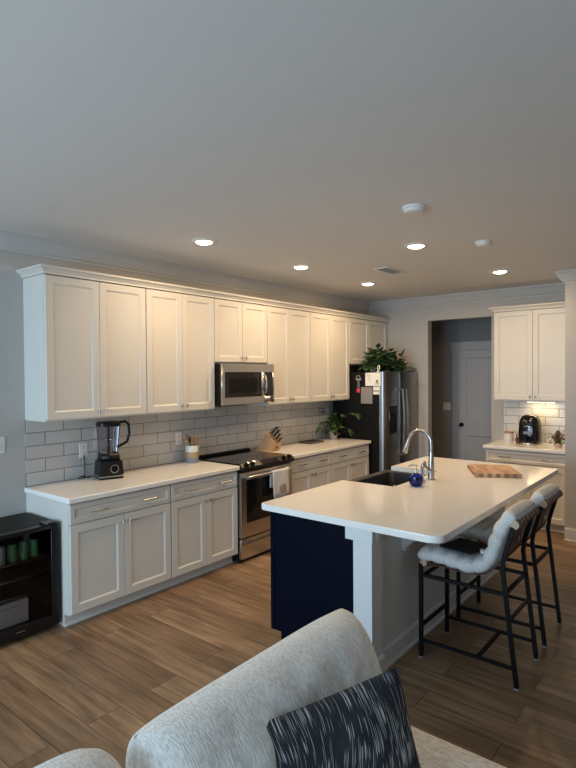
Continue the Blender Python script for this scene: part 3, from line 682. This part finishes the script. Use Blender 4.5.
# coffee station
t = thing('coffee_maker', 'glossy black rounded coffee maker on the right-hand counter', 'coffee maker', (2.335, YB-.26, .914))
rows = []
for z, sx, sy in ((.022, .118, .13), (.05, .121, .132), (.15, .118, .13), (.25, .110, .124), (.30, .098, .112), (.332, .078, .092), (.345, .048, .06)):
    rows.append([(sx*math.copysign(abs(math.cos(2*PI*k/32))**.6, math.cos(2*PI*k/32)), sy*math.copysign(abs(math.sin(2*PI*k/32))**.6, math.sin(2*PI*k/32)), z) for k in range(32)])
bd = MB().grid(rows, close_v=True, cap=True).build('body', 'black_gloss', t, smooth=50)
MB().prism([(-.11, 0), (.11, 0), (.11, .022), (-.11, .022)], 'y', -.145, .13).build('drip_tray', 'steel', t)
MB().box(-.045, .045, -.1375, -.120, .125, .16, .004).build('spout_panel', 'dark_steel', bd)
b = MB(); b.tube([(-.03, -.128, .215), (0, -.131, .22), (.03, -.128, .215)], .004, 8); b.build('trim_line', 'steel', bd)
t = thing('canister', 'small white canister with dark lid left of the coffee maker', 'canister', (2.080, YB-.22, .914))
MB().lathe([(.050, 0), (.054, .006), (.054, .105), (.052, .107)], n=26).build('body', 'white_ceramic', t); MB().lathe([(.053, .1075), (.053, .126), (.047, .130)], n=26).build('lid', 'utensil_wood', t)
t = thing('syrup_bottle', 'tiny amber bottle between white canister and coffee maker', 'bottle', (2.168, YB-.20, .914))
MB().lathe([(.016, 0), (.018, .05), (.008, .068), (.008, .085)], n=16).build('body', 'amber', t); MB().lathe([(.010, .0852), (.010, .1)], n=14).build('cap', 'black_plastic', t)
t = thing('flower_arrangement', 'small arrangement of dried red-brown flowers right of the coffee maker', 'flowers', (2.66, YB-.36, .914))
MB().lathe([(.035, 0), (.045, .02), (.048, .045), (.04, .05), (.036, .045)], n=22).build('bowl', 'clay_pot', t)
A, Bm, S = foliage([(0, 0, .06), (-.03, 0, .08), (.02, 0, .1)], 90, .075, .10, .045, .035, 21, 1.0, lambda p: p.z < .01 or p.x > .12)
add_thick(A.build('dried_petals', 'dried_plant', t, smooth=60)); add_thick(Bm.build('green_leaves', 'leaf_light', t, smooth=60)); S.build('stems', 'stem_green', t)

# ------------------------------------------------------------------ beverage cooler
CX0, CX1, CY0, CY1, CZ = .055, .53, -.62, -.028, .735
t = thing('beverage_cooler', 'black glass-door beverage cooler beside the end of the white base cabinets', 'beverage cooler', (0, 0, 0))
b = MB(); b.box(CX0, CX1-.055, CY0, CY0+.03, .03, CZ); b.box(CX0, CX1-.055, CY1-.03, CY1, .03, CZ); b.box(CX0, CX1-.055, CY0+.03, CY1-.03, CZ-.03, CZ); b.box(CX0, CX1-.055, CY0+.03, CY1-.03, .03, .09); b.box(CX0, CX0+.03, CY0+.03, CY1-.03, .09, CZ-.03)
b.build('body', 'black_side', t)
for x in (CX0+.05, CX1-.1):
    for y in (CY0+.05, CY1-.05): MB().tube([(x, y, 0), (x, y, .0295)], .018, 10).build('foot', 'black_plastic', t)
d = MB(); X0, X1 = CX1-.05, CX1-.005
for a in ((CY0, CY0+.045, .035, CZ), (CY1-.052, CY1, .035, CZ), (CY0+.045, CY1-.052, .035, .105), (CY0+.045, CY1-.052, CZ-.03, CZ)): d.box(X0, X1, a[0], a[1], a[2], a[3], .003)
cd = d.build('door', 'black_plastic', t)
MB().box(X1-.012, X1-.008, CY0+.044, CY1-.051, .104, CZ-.029).build('glass_pane', 'smoked_glass', cd)
MB().box(X0-.03, X1+.012, CY1-.10, CY1-.02, CZ+.001, CZ+.014, .004).build('hinge', 'black_plastic', cd)
for z in (.28, .395, .505):
    s = MB(); s.box(CX0+.035, X0-.012, CY0+.032, CY1-.032, z, z+.004); s.box(X0-.020, X0-.010, CY0+.032, CY1-.032, z-.004, z+.012); s.build('shelf', 'dark_steel', t)
MB().tube([(X1+.001, -.33, .072), (X1+.001, -.27, .072)], .004, 8).build('badge', 'dark_steel', cd)
can0 = None
for i, y in enumerate((-.375, -.30, -.225, -.155)):
    m_ = 'can_silver' if i == 0 else 'can_green'
    c = MB(); c.lathe([(.024, .0), (.031, .008), (.031, .112), (.025, .122)], n=20)
    o = c.build('drink_can', m_); o.location = (.42, y, .5095)
    tag(o, 'silver drink can at the left of the cooler top shelf' if i == 0 else 'green drink can on the cooler top shelf', 'can', 'green cans on the cooler top shelf' if i else None)
    MB().lathe([(.001, .1195), (.022, .1225), (.0245, .1225)], n=16, cap=False).build('can_lid', 'steel', o)
t = thing('carton', 'large grey carton lying at the bottom of the glass-door cooler', 'box', (.39, -.37, .104))
MB().box(-.10, .075, -.19, .155, 0, .155, .004, 2).build('box', 'carton_grey', t); MB().box(-.1005, .0755, -.1905, .1555, .120, .1225, .0005).build('lid_seam', 'slot_dark', t)

# ------------------------------------------------------------------ island
IX0, IX1, IY0, IY1 = 1.765, 2.998, .680, 3.205
isl = thing('kitchen_island', 'kitchen island base with navy cabinets and white back wall under white countertop', 'island', (0, 0, 0))
BX0, KX = 1.822, 2.55; NY = .735
SX0, SX1, SY0, SY1 = 1.70, 2.235, 1.655, 2.475
b = MB(); b.prism([(BX0, .10), (2.46, .10), (2.46, .873), (BX0, .873)], 'y', NY, SY0-.02); b.prism([(BX0, .10), (2.46, .10), (2.46, .62), (BX0, .62)], 'y', SY0-.02, SY1+.02); b.prism([(BX0, .10), (2.46, .10), (2.46, .873), (BX0, .873)], 'y', SY1+.02, 3.17)
b.box(2.30, 2.46, SY0-.02, SY1+.02, .62, .873)
b.build('cabinet_body', 'navy_paint', isl)
MB().box(BX0+.07, 2.46, NY+.002, 3.17, 0, .0995).build('toe_kick', 'navy_paint', isl)
MB().box(BX0-.0, 2.46, NY-.012, NY-.0005, .095, .873).build('end_panel', 'navy_paint', isl)
MB().box(BX0, BX0+.03, NY-.016, NY-.0125, .095, .873).build('scribe_strip', 'navy_paint', isl)
# fronts on the range side
def island_front(y0, y1, kind, first=False):
    w = y1-y0
    t0 = bpy.data.objects.new
    b = MB()
    if kind == 'sink': segs = [(y0, (y0+y1)/2, .11, .60), ((y0+y1)/2, y1, .11, .60)]
    else: segs = [(y0, y1, .115, .68), (y0, y1, .69, .865)]
    for (a, c, z0, z1) in segs:
        o = panel_front(MB(), -(c-.003), -(a+.003), z0, z1, 0, fr=.05 if z1-z0 > .3 else .032)
        ob = o.build('door' if z1-z0 > .3 else 'drawer', 'navy_paint', isl); ob.location = (BX0-.0005, 0, 0); ob.rotation_euler.z = -R90
        pull(ob, -(a+c)/2, -.02, z1-.05 if z1-z0 > .3 else (z0+z1)/2)
island_front(.74, 1.19, 'b'); island_front(1.19, 1.64, 'b'); island_front(1.655, 2.475, 'sink'); island_front(2.50, 3.165, 'b')
b = MB(); b.box(2.4605, KX, .745, 3.17, 0, .873); b.build('knee_wall', 'island_white', isl)
b = MB(); b.box(2.458, 2.580, .712, .7445, 0, .80); b.box(KX+.0005, 2.580, .7445, .83, 0, .80)
post = b.build('corner_post', 'island_white', isl)
b = MB(); b.box(2.414, 2.592, .695, .7345, .800, .8735, .001); b.box(KX+.0005, 2.592, .7345, .84, .800, .8735, .001); b.build('post_cap', 'island_white', post)
sweep(MB(), [(2.5805, .70), (KX, .84), (KX, 3.17)][1:][::-1] if False else [(KX, 3.17), (KX, .835)][::-1], [(0, 0), (.022, 0), (.022, .015), (.014, .025), (.014, .108), (.006, .125), (0, .125)]).build('baseboard', 'island_white', isl)
sweep(MB(), [(2.458, .712), (2.580, .712), (2.580, .83)], [(0, 0), (.016, 0), (.016, .11), (.008, .125), (0, .125)]).build('plinth', 'island_white', post)
for y in (1.15, 2.70):
    b = MB(); b.box(KX+.0005, KX+.03, y-.03, y+.03, .65, .8735); b.box(KX+.03, KX+.27, y-.03, y+.03, .8435, .8735)
    b.prism([(KX+.03, .67), (KX+.03, .725), (KX+.175, .8435), (KX+.235, .8435)], 'y', y-.015, y+.015); b.build('bracket', 'island_white', isl)
# countertop with rounded corners and a notch for the sink
def counter_poly():
    P = []
    def corner(cx, cy, r, a0, a1, n=8):
        for i in range(n+1):
            a = a0+(a1-a0)*i/n; P.append((cx+r*math.cos(a), cy+r*math.sin(a)))
    r = .03
    corner(IX0+r, IY0+r, r, PI, 1.5*PI); corner(IX1-.065, IY0+.065, .065, 1.5*PI, 2*PI); corner(IX1-r, IY1-r, r, 0, .5*PI); corner(IX0+r, IY1-r, r, .5*PI, PI)
    P.extend([(IX0, SY1-.008), (SX1-.03, SY1-.008)]); corner(SX1-.035, SY1-.03, .02, .5*PI, 0, 4); corner(SX1-.035, SY0+.03, .02, 0, -.5*PI, 4); P.extend([(IX0, SY0+.008)])
    return P
b = MB(); P = counter_poly(); b.prism(P, 'z', .8745, .914)
rim = [e for e in b.bm.edges if abs(e.verts[0].co.z-e.verts[1].co.z) < 1e-5]
bmesh.ops.bevel(b.bm, geom=rim, offset=.006, segments=3, affect='EDGES', profile=.5)
tag(b.build('countertop', 'quartz', smooth=50), 'large white quartz island countertop with rounded corners', 'countertop')
# apron sink
t = thing('apron_sink', 'dark grey apron-front sink set into the island countertop', 'sink', (0, 0, 0))
def rr_loop(x0, x1, y0, y1, r, z, n=5):
    L = []
    for cx, cy, a in ((x1-r, y1-r, 0), (x0+r, y1-r, .5*PI), (x0+r, y0+r, PI), (x1-r, y0+r, 1.5*PI)):
        for i in range(n+1): q = a+.5*PI*i/n; L.append((cx+r*math.cos(q), cy+r*math.sin(q), z))
    return L
g = .008
TOP = .8735
loops = [rr_loop(SX0, SX1+.02, SY0-.012, SY1+.012, .02, .63), rr_loop(SX0, SX1+.02, SY0-.012, SY1+.012, .02, TOP-.006), rr_loop(SX0+.005, SX1+.015, SY0-.007, SY1+.007, .018, TOP),
         rr_loop(SX0+.055, SX1-.03, SY0+.022, SY1-.022, .03, TOP), rr_loop(SX0+.062, SX1-.036, SY0+.03, SY1-.03, .03, TOP-.008), rr_loop(SX0+.075, SX1-.045, SY0+.042, SY1-.042, .05, .665), rr_loop(SX0+.12, SX1-.09, SY0+.09, SY1-.09, .05, .65)]
MB().grid(loops, close_v=True, cap=True).build('basin', 'granite_sink', t, smooth=50)
MB().lathe([(.045, .6505), (.045, .6535), (.03, .6525), (.001, .652)], (SX0+SX1)/2, (SY0+SY1)/2, 20).build('drain', 'steel', t)
tag(MB().tube([(2.168, 1.86, .672), (2.14, 1.85, .78), (2.125, 1.845, .885)], [.012, .007, .009], 10).build('dish_brush', 'white_plastic'), 'white dish brush handle sticking up in the dark sink', 'brush')
# faucet
FB = Vector((2.315, 2.10, .9142))
t = thing('kitchen_faucet', 'brushed steel gooseneck faucet with pull-down spray head on the island', 'faucet', FB)
MB().lathe([(.031, 0), (.031, .006), (.026, .010), (.024, .05), (.023, .13), (.016, .20), (.0145, .215)], n=24).build('body', 'brushed_nickel', t)
R_ = .098; pts = [(0, 0, .21), (0, 0, .27)]+[(-R_+R_*math.cos(a), 0, .285+R_*math.sin(a)) for a in [PI*i/14 for i in range(15)]]
pts = pts[:-1]+[(-2*R_+.0, 0, .285)]
ang = Vector((-.06, 0, -.10))
pts = [(0, 0, .21), (0, 0, .28)]+[(-R_+R_*math.cos(a), 0, .285+R_*math.sin(a)) for a in [PI*i/16*.92 for i in range(1, 17)]]
MB().tube(pts, .0135, 12).build('gooseneck', 'brushed_nickel', t)
e = Vector(pts[-1]); dv = (Vector(pts[-1])-Vector(pts[-2])).normalized()
sp = MB(); sp.tube([e, e+dv*.02, e+dv*.06, e+dv*.12, e+dv*.125], [.0145, .016, .018, .026, .024], 16); sh = sp.build('spray_head', 'brushed_nickel', t)
MB().tube([e+dv*.1255, e+dv*.132], .019, 16).build('spray_nozzle', 'black_plastic', sh)
b = MB(); b.tube([(.0, -.022, .075), (.0, -.05, .075)], .012, 12); b.tube([(0, -.045, .075), (-.02, -.055, .11), (-.03, -.06, .145)], [.009, .008, .010], 10); b.build('lever', 'brushed_nickel', t)
# soap
t = thing('soap_dispenser', 'squat blue glass soap dispenser with clear pump beside the island sink', 'soap dispenser', (2.335, 1.79, .9142))
MB().lathe([(.030, 0), (.046, .012), (.053, .04), (.050, .07), (.034, .088), (.018, .094), (.018, .100)], n=26).build('bottle', 'blue_glass', t)
b = MB(); b.lathe([(.019, .1005), (.019, .112), (.008, .118), (.0045, .122), (.0045, .15), (.012, .152), (.012, .160)], n=18); b.tube([(0, 0, .156), (-.03, -.02, .156), (-.048, -.032, .148)], .005, 8); b.build('pump', 'steel', t)
t = thing('soap_dispenser', 'small brushed steel dispenser between blue glass bottle and faucet', 'soap dispenser', (2.325, 1.925, .9142))
MB().lathe([(.018, 0), (.018, .02), (.010, .028), (.010, .10), (.017, .12), (.014, .145), (.001, .15)], n=18).build('body', 'brushed_nickel', t)
# cutting board
t = thing('cutting_board', 'butcher block wooden cutting board at the far end of the island', 'cutting board', (2.560, 2.39, .9145), .50)
MB().box(0, .355, 0, .44, 0, .034, .004, 2).build('board', 'butcher_block', t)

# ------------------------------------------------------------------ bar stools
def catmull(P, n):
    P = [Vector(p) for p in P]; P = [P[0]*2-P[1]]+P+[P[-1]*2-P[-2]]; out = []
    segs = len(P)-3
    for i in range(n+1):
        t = i/n*segs; k = min(int(t), segs-1); u = t-k; a, b, c, d = P[k:k+4]
        out.append(.5*((2*b)+(c-a)*u+(2*a-5*b+4*c-d)*u*u+(3*b-a-3*c+d)*u**3))
    return out
def make_stool(loc, label):
    t = thing('bar_stool', label, 'bar stool', loc, group='bar stools at the island')
    X = lambda x: x-2.955
    fr = MB()
    hw = .2
    fm = MB()
    for s in (-1, 1):
        fm.bar((X(2.69), s*hw, .516), (X(3.165), s*hw, .516), .020)
    fm.bar((X(3.172), -hw, .516), (X(3.172), hw, .516), .018); fm.bar((X(2.672), -hw, .50), (X(2.672), hw, .50), .018)
    fm.build('seat_rail', 'black_metal', t)
    for s in (-1, 1):
        l = MB().bar((X(2.672), s*hw, .012), (X(2.672), s*hw, .585), .022).build('leg', 'black_metal', t)
        MB().box(X(2.672)-.013, X(2.672)+.013, s*hw-.013, s*hw+.013, 0, .012, .002).build('foot_cap', 'foot_plastic', l)
        pts = [(X(3.236), s*hw, .012), (X(3.160), s*hw, .66), (X(3.170), s*hw, .73), (X(3.218), s*hw, .90)]
        l = MB().tube(pts, .0155, 4).build('leg', 'black_metal', t)
        MB().box(X(3.236)-.013, X(3.236)+.013, s*hw-.013, s*hw+.013, 0, .012, .002).build('foot_cap', 'foot_plastic', l)
        MB().bar((X(2.672), s*hw, .113), (X(3.222), s*hw, .113), .018).build('side_stretcher', 'black_metal', t)
    MB().bar((X(2.672), -hw, .20), (X(2.672), hw, .20), .018).build('front_footrest', 'black_metal', t)
    MB().bar((X(3.02), -hw, .113), (X(3.02), hw, .113), .018).build('centre_stretcher', 'black_metal', t)
    MB().tube([(X(2.690), -hw-.006, .592), (X(2.690), hw+.006, .592)], .021, 14).build('front_rod', 'pale_wood', t)
    MB().tube([(X(3.228), -hw-.008, .915), (X(3.228), hw+.008, .915)], .024, 14).build('top_rod', 'pale_wood', t)
    # cushion
    path = [(X(2.645), 0, .630), (X(2.75), 0, .640), (X(2.87), 0, .630), (X(2.97), 0, .622), (X(3.05), 0, .652), (X(3.094), 0, .72), (X(3.120), 0, .80), (X(3.150), 0, .875), (X(3.184), 0, .928), (X(3.228), 0, .966)]
    N = 130; C = catmull(path, N); rows = []; nch = 9; m = 36; W2 = .213
    L = [0]
    for i in range(N): L.append(L[-1]+(C[i+1]-C[i]).length)
    for i, p in enumerate(C):
        s = L[i]/L[-1]; tg = (C[min(i+1, N)]-C[max(i-1, 0)]).normalized(); nr = Vector((-tg.z, 0, tg.x))
        puff = abs(math.sin(PI*s*nch))**.55
        end = math.sqrt(max(0, 1-(max(0, 1-s/.045))**2))*math.sqrt(max(0, 1-(max(0, 1-(1-s)/.045))**2)); end = max(end, .05)
        row = []
        for k in range(m):
            a = 2*PI*k/m; cw = math.copysign(abs(math.cos(a))**.42, math.cos(a)); sw = math.copysign(abs(math.sin(a))**.75, math.sin(a))
            wy = cw*(W2-.012*(1-puff))
            dim = 1
            h = (.034+.018*puff*(1-.25*(1-abs(math.cos(wy/W2*PI*2.5))**.5)))*end if sw > 0 else (.043+.007*puff)*end
            row.append((p.x+nr.x*sw*h, wy*(.97+.03*end), p.z+nr.z*sw*h))
        rows.append(row)
    MB().grid(rows, close_v=True, cap=True).build('cushion', 'stool_fabric', t, smooth=80)
    # leather straps wrapping the rods and running under the cushion
    sp_ = [(X(2.667), 0, .590), (X(2.670), 0, .570), (X(2.690), 0, .569), (X(2.80), 0, .590), (X(2.92), 0, .584), (X(3.03), 0, .592), (X(3.10), 0, .632), (X(3.152), 0, .71), (X(3.178), 0, .80), (X(3.214), 0, .880), (X(3.230), 0, .889), (X(3.252), 0, .902), (X(3.254), 0, .922), (X(3.236), 0, .941), (X(3.215), 0, .934)]
    S_ = catmull(sp_, 70)
    for k in range(7):
        y = -.18+.06*k; rows = []
        for i, p in enumerate(S_):
            tg = (S_[min(i+1, 70)]-S_[max(i-1, 0)]).normalized(); nr = Vector((-tg.z, 0, tg.x)); q = 0.0015
            rows.append([(p.x+nr.x*q, y-.016, p.z+nr.z*q), (p.x+nr.x*q, y+.016, p.z+nr.z*q), (p.x-nr.x*q, y+.016, p.z-nr.z*q), (p.x-nr.x*q, y-.016, p.z-nr.z*q)])
        MB().grid(rows, close_v=True, cap=True).build('strap', 'strap_leather', t)
    return t
s0 = make_stool((2.955, 1.350, 0), 'cream channel-tufted bar stool nearest the sofa, with dark tablet on its seat')
s1 = copy_tree(s0); s1.location = (2.955, 1.950, 0); s1['label'] = 'cream channel-tufted bar stool farther from the sofa, its seat empty'
t = thing('tablet', 'dark rectangular tablet lying flat on the nearest bar stool seat', 'tablet', (2.885, 1.30, .6905), -.20)
MB().box(-.10, .115, -.115, .115, 0, .012, .004, 2).build('body', 'slot_dark', t)
t = thing('earbud_case', 'tiny white case lying beside the dark tablet on the bar stool', 'case', (3.025, 1.225, .700), .4)
MB().box(-.014, .014, -.026, .026, 0, .018, .007, 3).build('body', 'white_plastic', t)

# ------------------------------------------------------------------ sofa
sofa = thing('sofa', 'cream woven fabric sofa in the foreground, its back to the island', 'sofa', (0, 0, 0))
def soft_box(x0, x1, y0, y1, z0, z1, r, n=14, amp=.012, freq=4, puff=.02, shear=0, seed=0, taper=0, dome=0):
    """cushion: rounded superellipsoid box with soft wrinkles; shear leans it in x with height, taper thins the top"""
    mb = MB(); cx, cy, cz = (x0+x1)/2, (y0+y1)/2, (z0+z1)/2; hx, hy, hz = (x1-x0)/2, (y1-y0)/2, (z1-z0)/2
    bm = mb.bm; bmesh.ops.create_cube(bm, size=2)
    bmesh.ops.subdivide_edges(bm, edges=bm.edges[:], cuts=n*2, use_grid_fill=True)
    for v in bm.verts:
        p = v.co.copy(); q = Vector((p.x*hx, p.y*hy, p.z*hz)); inner = Vector((max(-hx+r, min(hx-r, q.x)), max(-hy+r, min(hy-r, q.y)), max(-hz+r, min(hz-r, q.z))))
        d = q-inner
        if d.length > 1e-6: q = inner+d.normalized()*r
        # puff
        q.x += math.copysign(puff*(1-(q.y/hy)**2)*(1-(q.z/hz)**2), q.x) if abs(q.x) > hx*.6 else 0
        q.z += (dome*(1-(q.y/hy)**4) if q.z > 0 else 0)
        tz = (q.z/hz+1)/2
        q.x *= 1-taper*tz
        q.x += shear*tz
        w = Vector((cx, cy, cz))+q
        nv = noise.noise(Vector((w.x*freq+seed, w.y*freq, w.z*freq*.7)))*amp+noise.noise(Vector((w.x*freq*2.6+seed, w.y*freq*3.2, w.z*freq*1.1)))*amp*.5
        dn = (q-Vector((shear*tz, 0, 0))).normalized()
        v.co = w+dn*nv
    return mb
soft_box(2.80, 3.12, -2.40, -.16, .16, .62, .05, 10, .004).build('back_frame', 'sofa_fabric', sofa, smooth=80)
soft_box(2.80, 3.95, -2.40, -.10, .06, .27, .03, 8, .003).build('base', 'sofa_fabric', sofa, smooth=80)
soft_box(3.13, 3.97, -1.17, -.09, .275, .455, .06, 12, .006, dome=.01).build('seat_cushion', 'seat_fabric', sofa, smooth=80)
soft_box(3.13, 3.97, -2.38, -1.18, .275, .455, .06, 12, .006, dome=.01).build('seat_cushion', 'seat_fabric', sofa, smooth=80)
def pillow(P1, P2, P3, T, n=36, eu=2.6, ev=2.6, pinch=.055, wr_=.012, wf=2.2, seed=0, k=.55, rc=.04):
    """P1 top-left, P2 top-right, P3 bottom-right corner of the pillow plane"""
    P1, P2, P3 = Vector(P1), Vector(P2), Vector(P3); ax = (P2-P1); W_ = ax.length; ax.normalize(); dn = (P3-P2); dn -= ax*dn.dot(ax); Hh = dn.length; dn.normalize()
    nrm = ax.cross(-dn).normalized() * -1
    c = (P1+P2)/2+dn*Hh/2
    bm = MB()
    for sgn in (1, -1):
        rows = []
        for i in range(n+1):
            u = -1+2*i/n; row = []
            for j in range(n+1):
                v = -1+2*j/n
                th = T/2*((1-abs(u)**eu)*(1-abs(v)**ev))**k
                cr = 1-rc*(abs(u)**5*abs(v)**5); px = u*(1-pinch*(1-v*v)*u*u)*cr; pz = v*(1-pinch*(1-u*u)*v*v)*cr
                wr = (noise.noise(Vector((u*wf, v*2.2, sgn+seed)))+.5*noise.noise(Vector((u*wf*2.7, v*3.1, sgn+seed))))*wr_*(1-u*u)*(1-v*v)
                row.append((px*W_/2, sgn*(th+wr*1), pz*Hh/2))
            rows.append(row)
        bm.grid(rows)
    bmesh.ops.remove_doubles(bm.bm, verts=bm.bm.verts, dist=.0004)
    # local axes: x = ax, z = -dn, y = normal
    zl = -dn; yl = zl.cross(ax)
    Mx = Matrix(((ax.x, yl.x, zl.x, c.x), (ax.y, yl.y, zl.y, c.y), (ax.z, yl.z, zl.z, c.z), (0, 0, 0, 1)))
    return bm, Mx, W_, Hh
for (Pa, Pb, Pc, sd) in (((2.995, -1.185, .875), (2.985, -.195, .868), (3.16, -.185, .44), 2), ((2.985, -2.25, .905), (2.955, -1.205, .905), (3.15, -1.2, .44), 9)):
    bm_, Mx, W_, Hh = pillow(Pa, Pb, Pc, .27, 46, 9, 3.0, .0, .018, 6.5, sd, .5, .05 if sd == 2 else .12)
    o = bm_.build('back_cushion', 'sofa_fabric', sofa, smooth=80); o.matrix_world = Mx
for x in (2.88, 3.88):
    for y in (-2.3, -.2): MB().tube([(x, y, 0), (x, y, .065)], [.018, .024], 12).build('leg', 'black_plastic', sofa)
# throw pillow
bm_, Mx, W_, Hh = pillow((3.128, -.893, .80), (3.37, -.49, .88), (3.49, -.405, .53), .115, rc=.03, pinch=.03)
o = bm_.build('throw_pillow', 'dash_fabric', None, smooth=70); o.matrix_world = Mx
tag(o, 'black throw pillow with fine white dashes leaning on the cream sofa', 'pillow')
SC.frame_set(1)
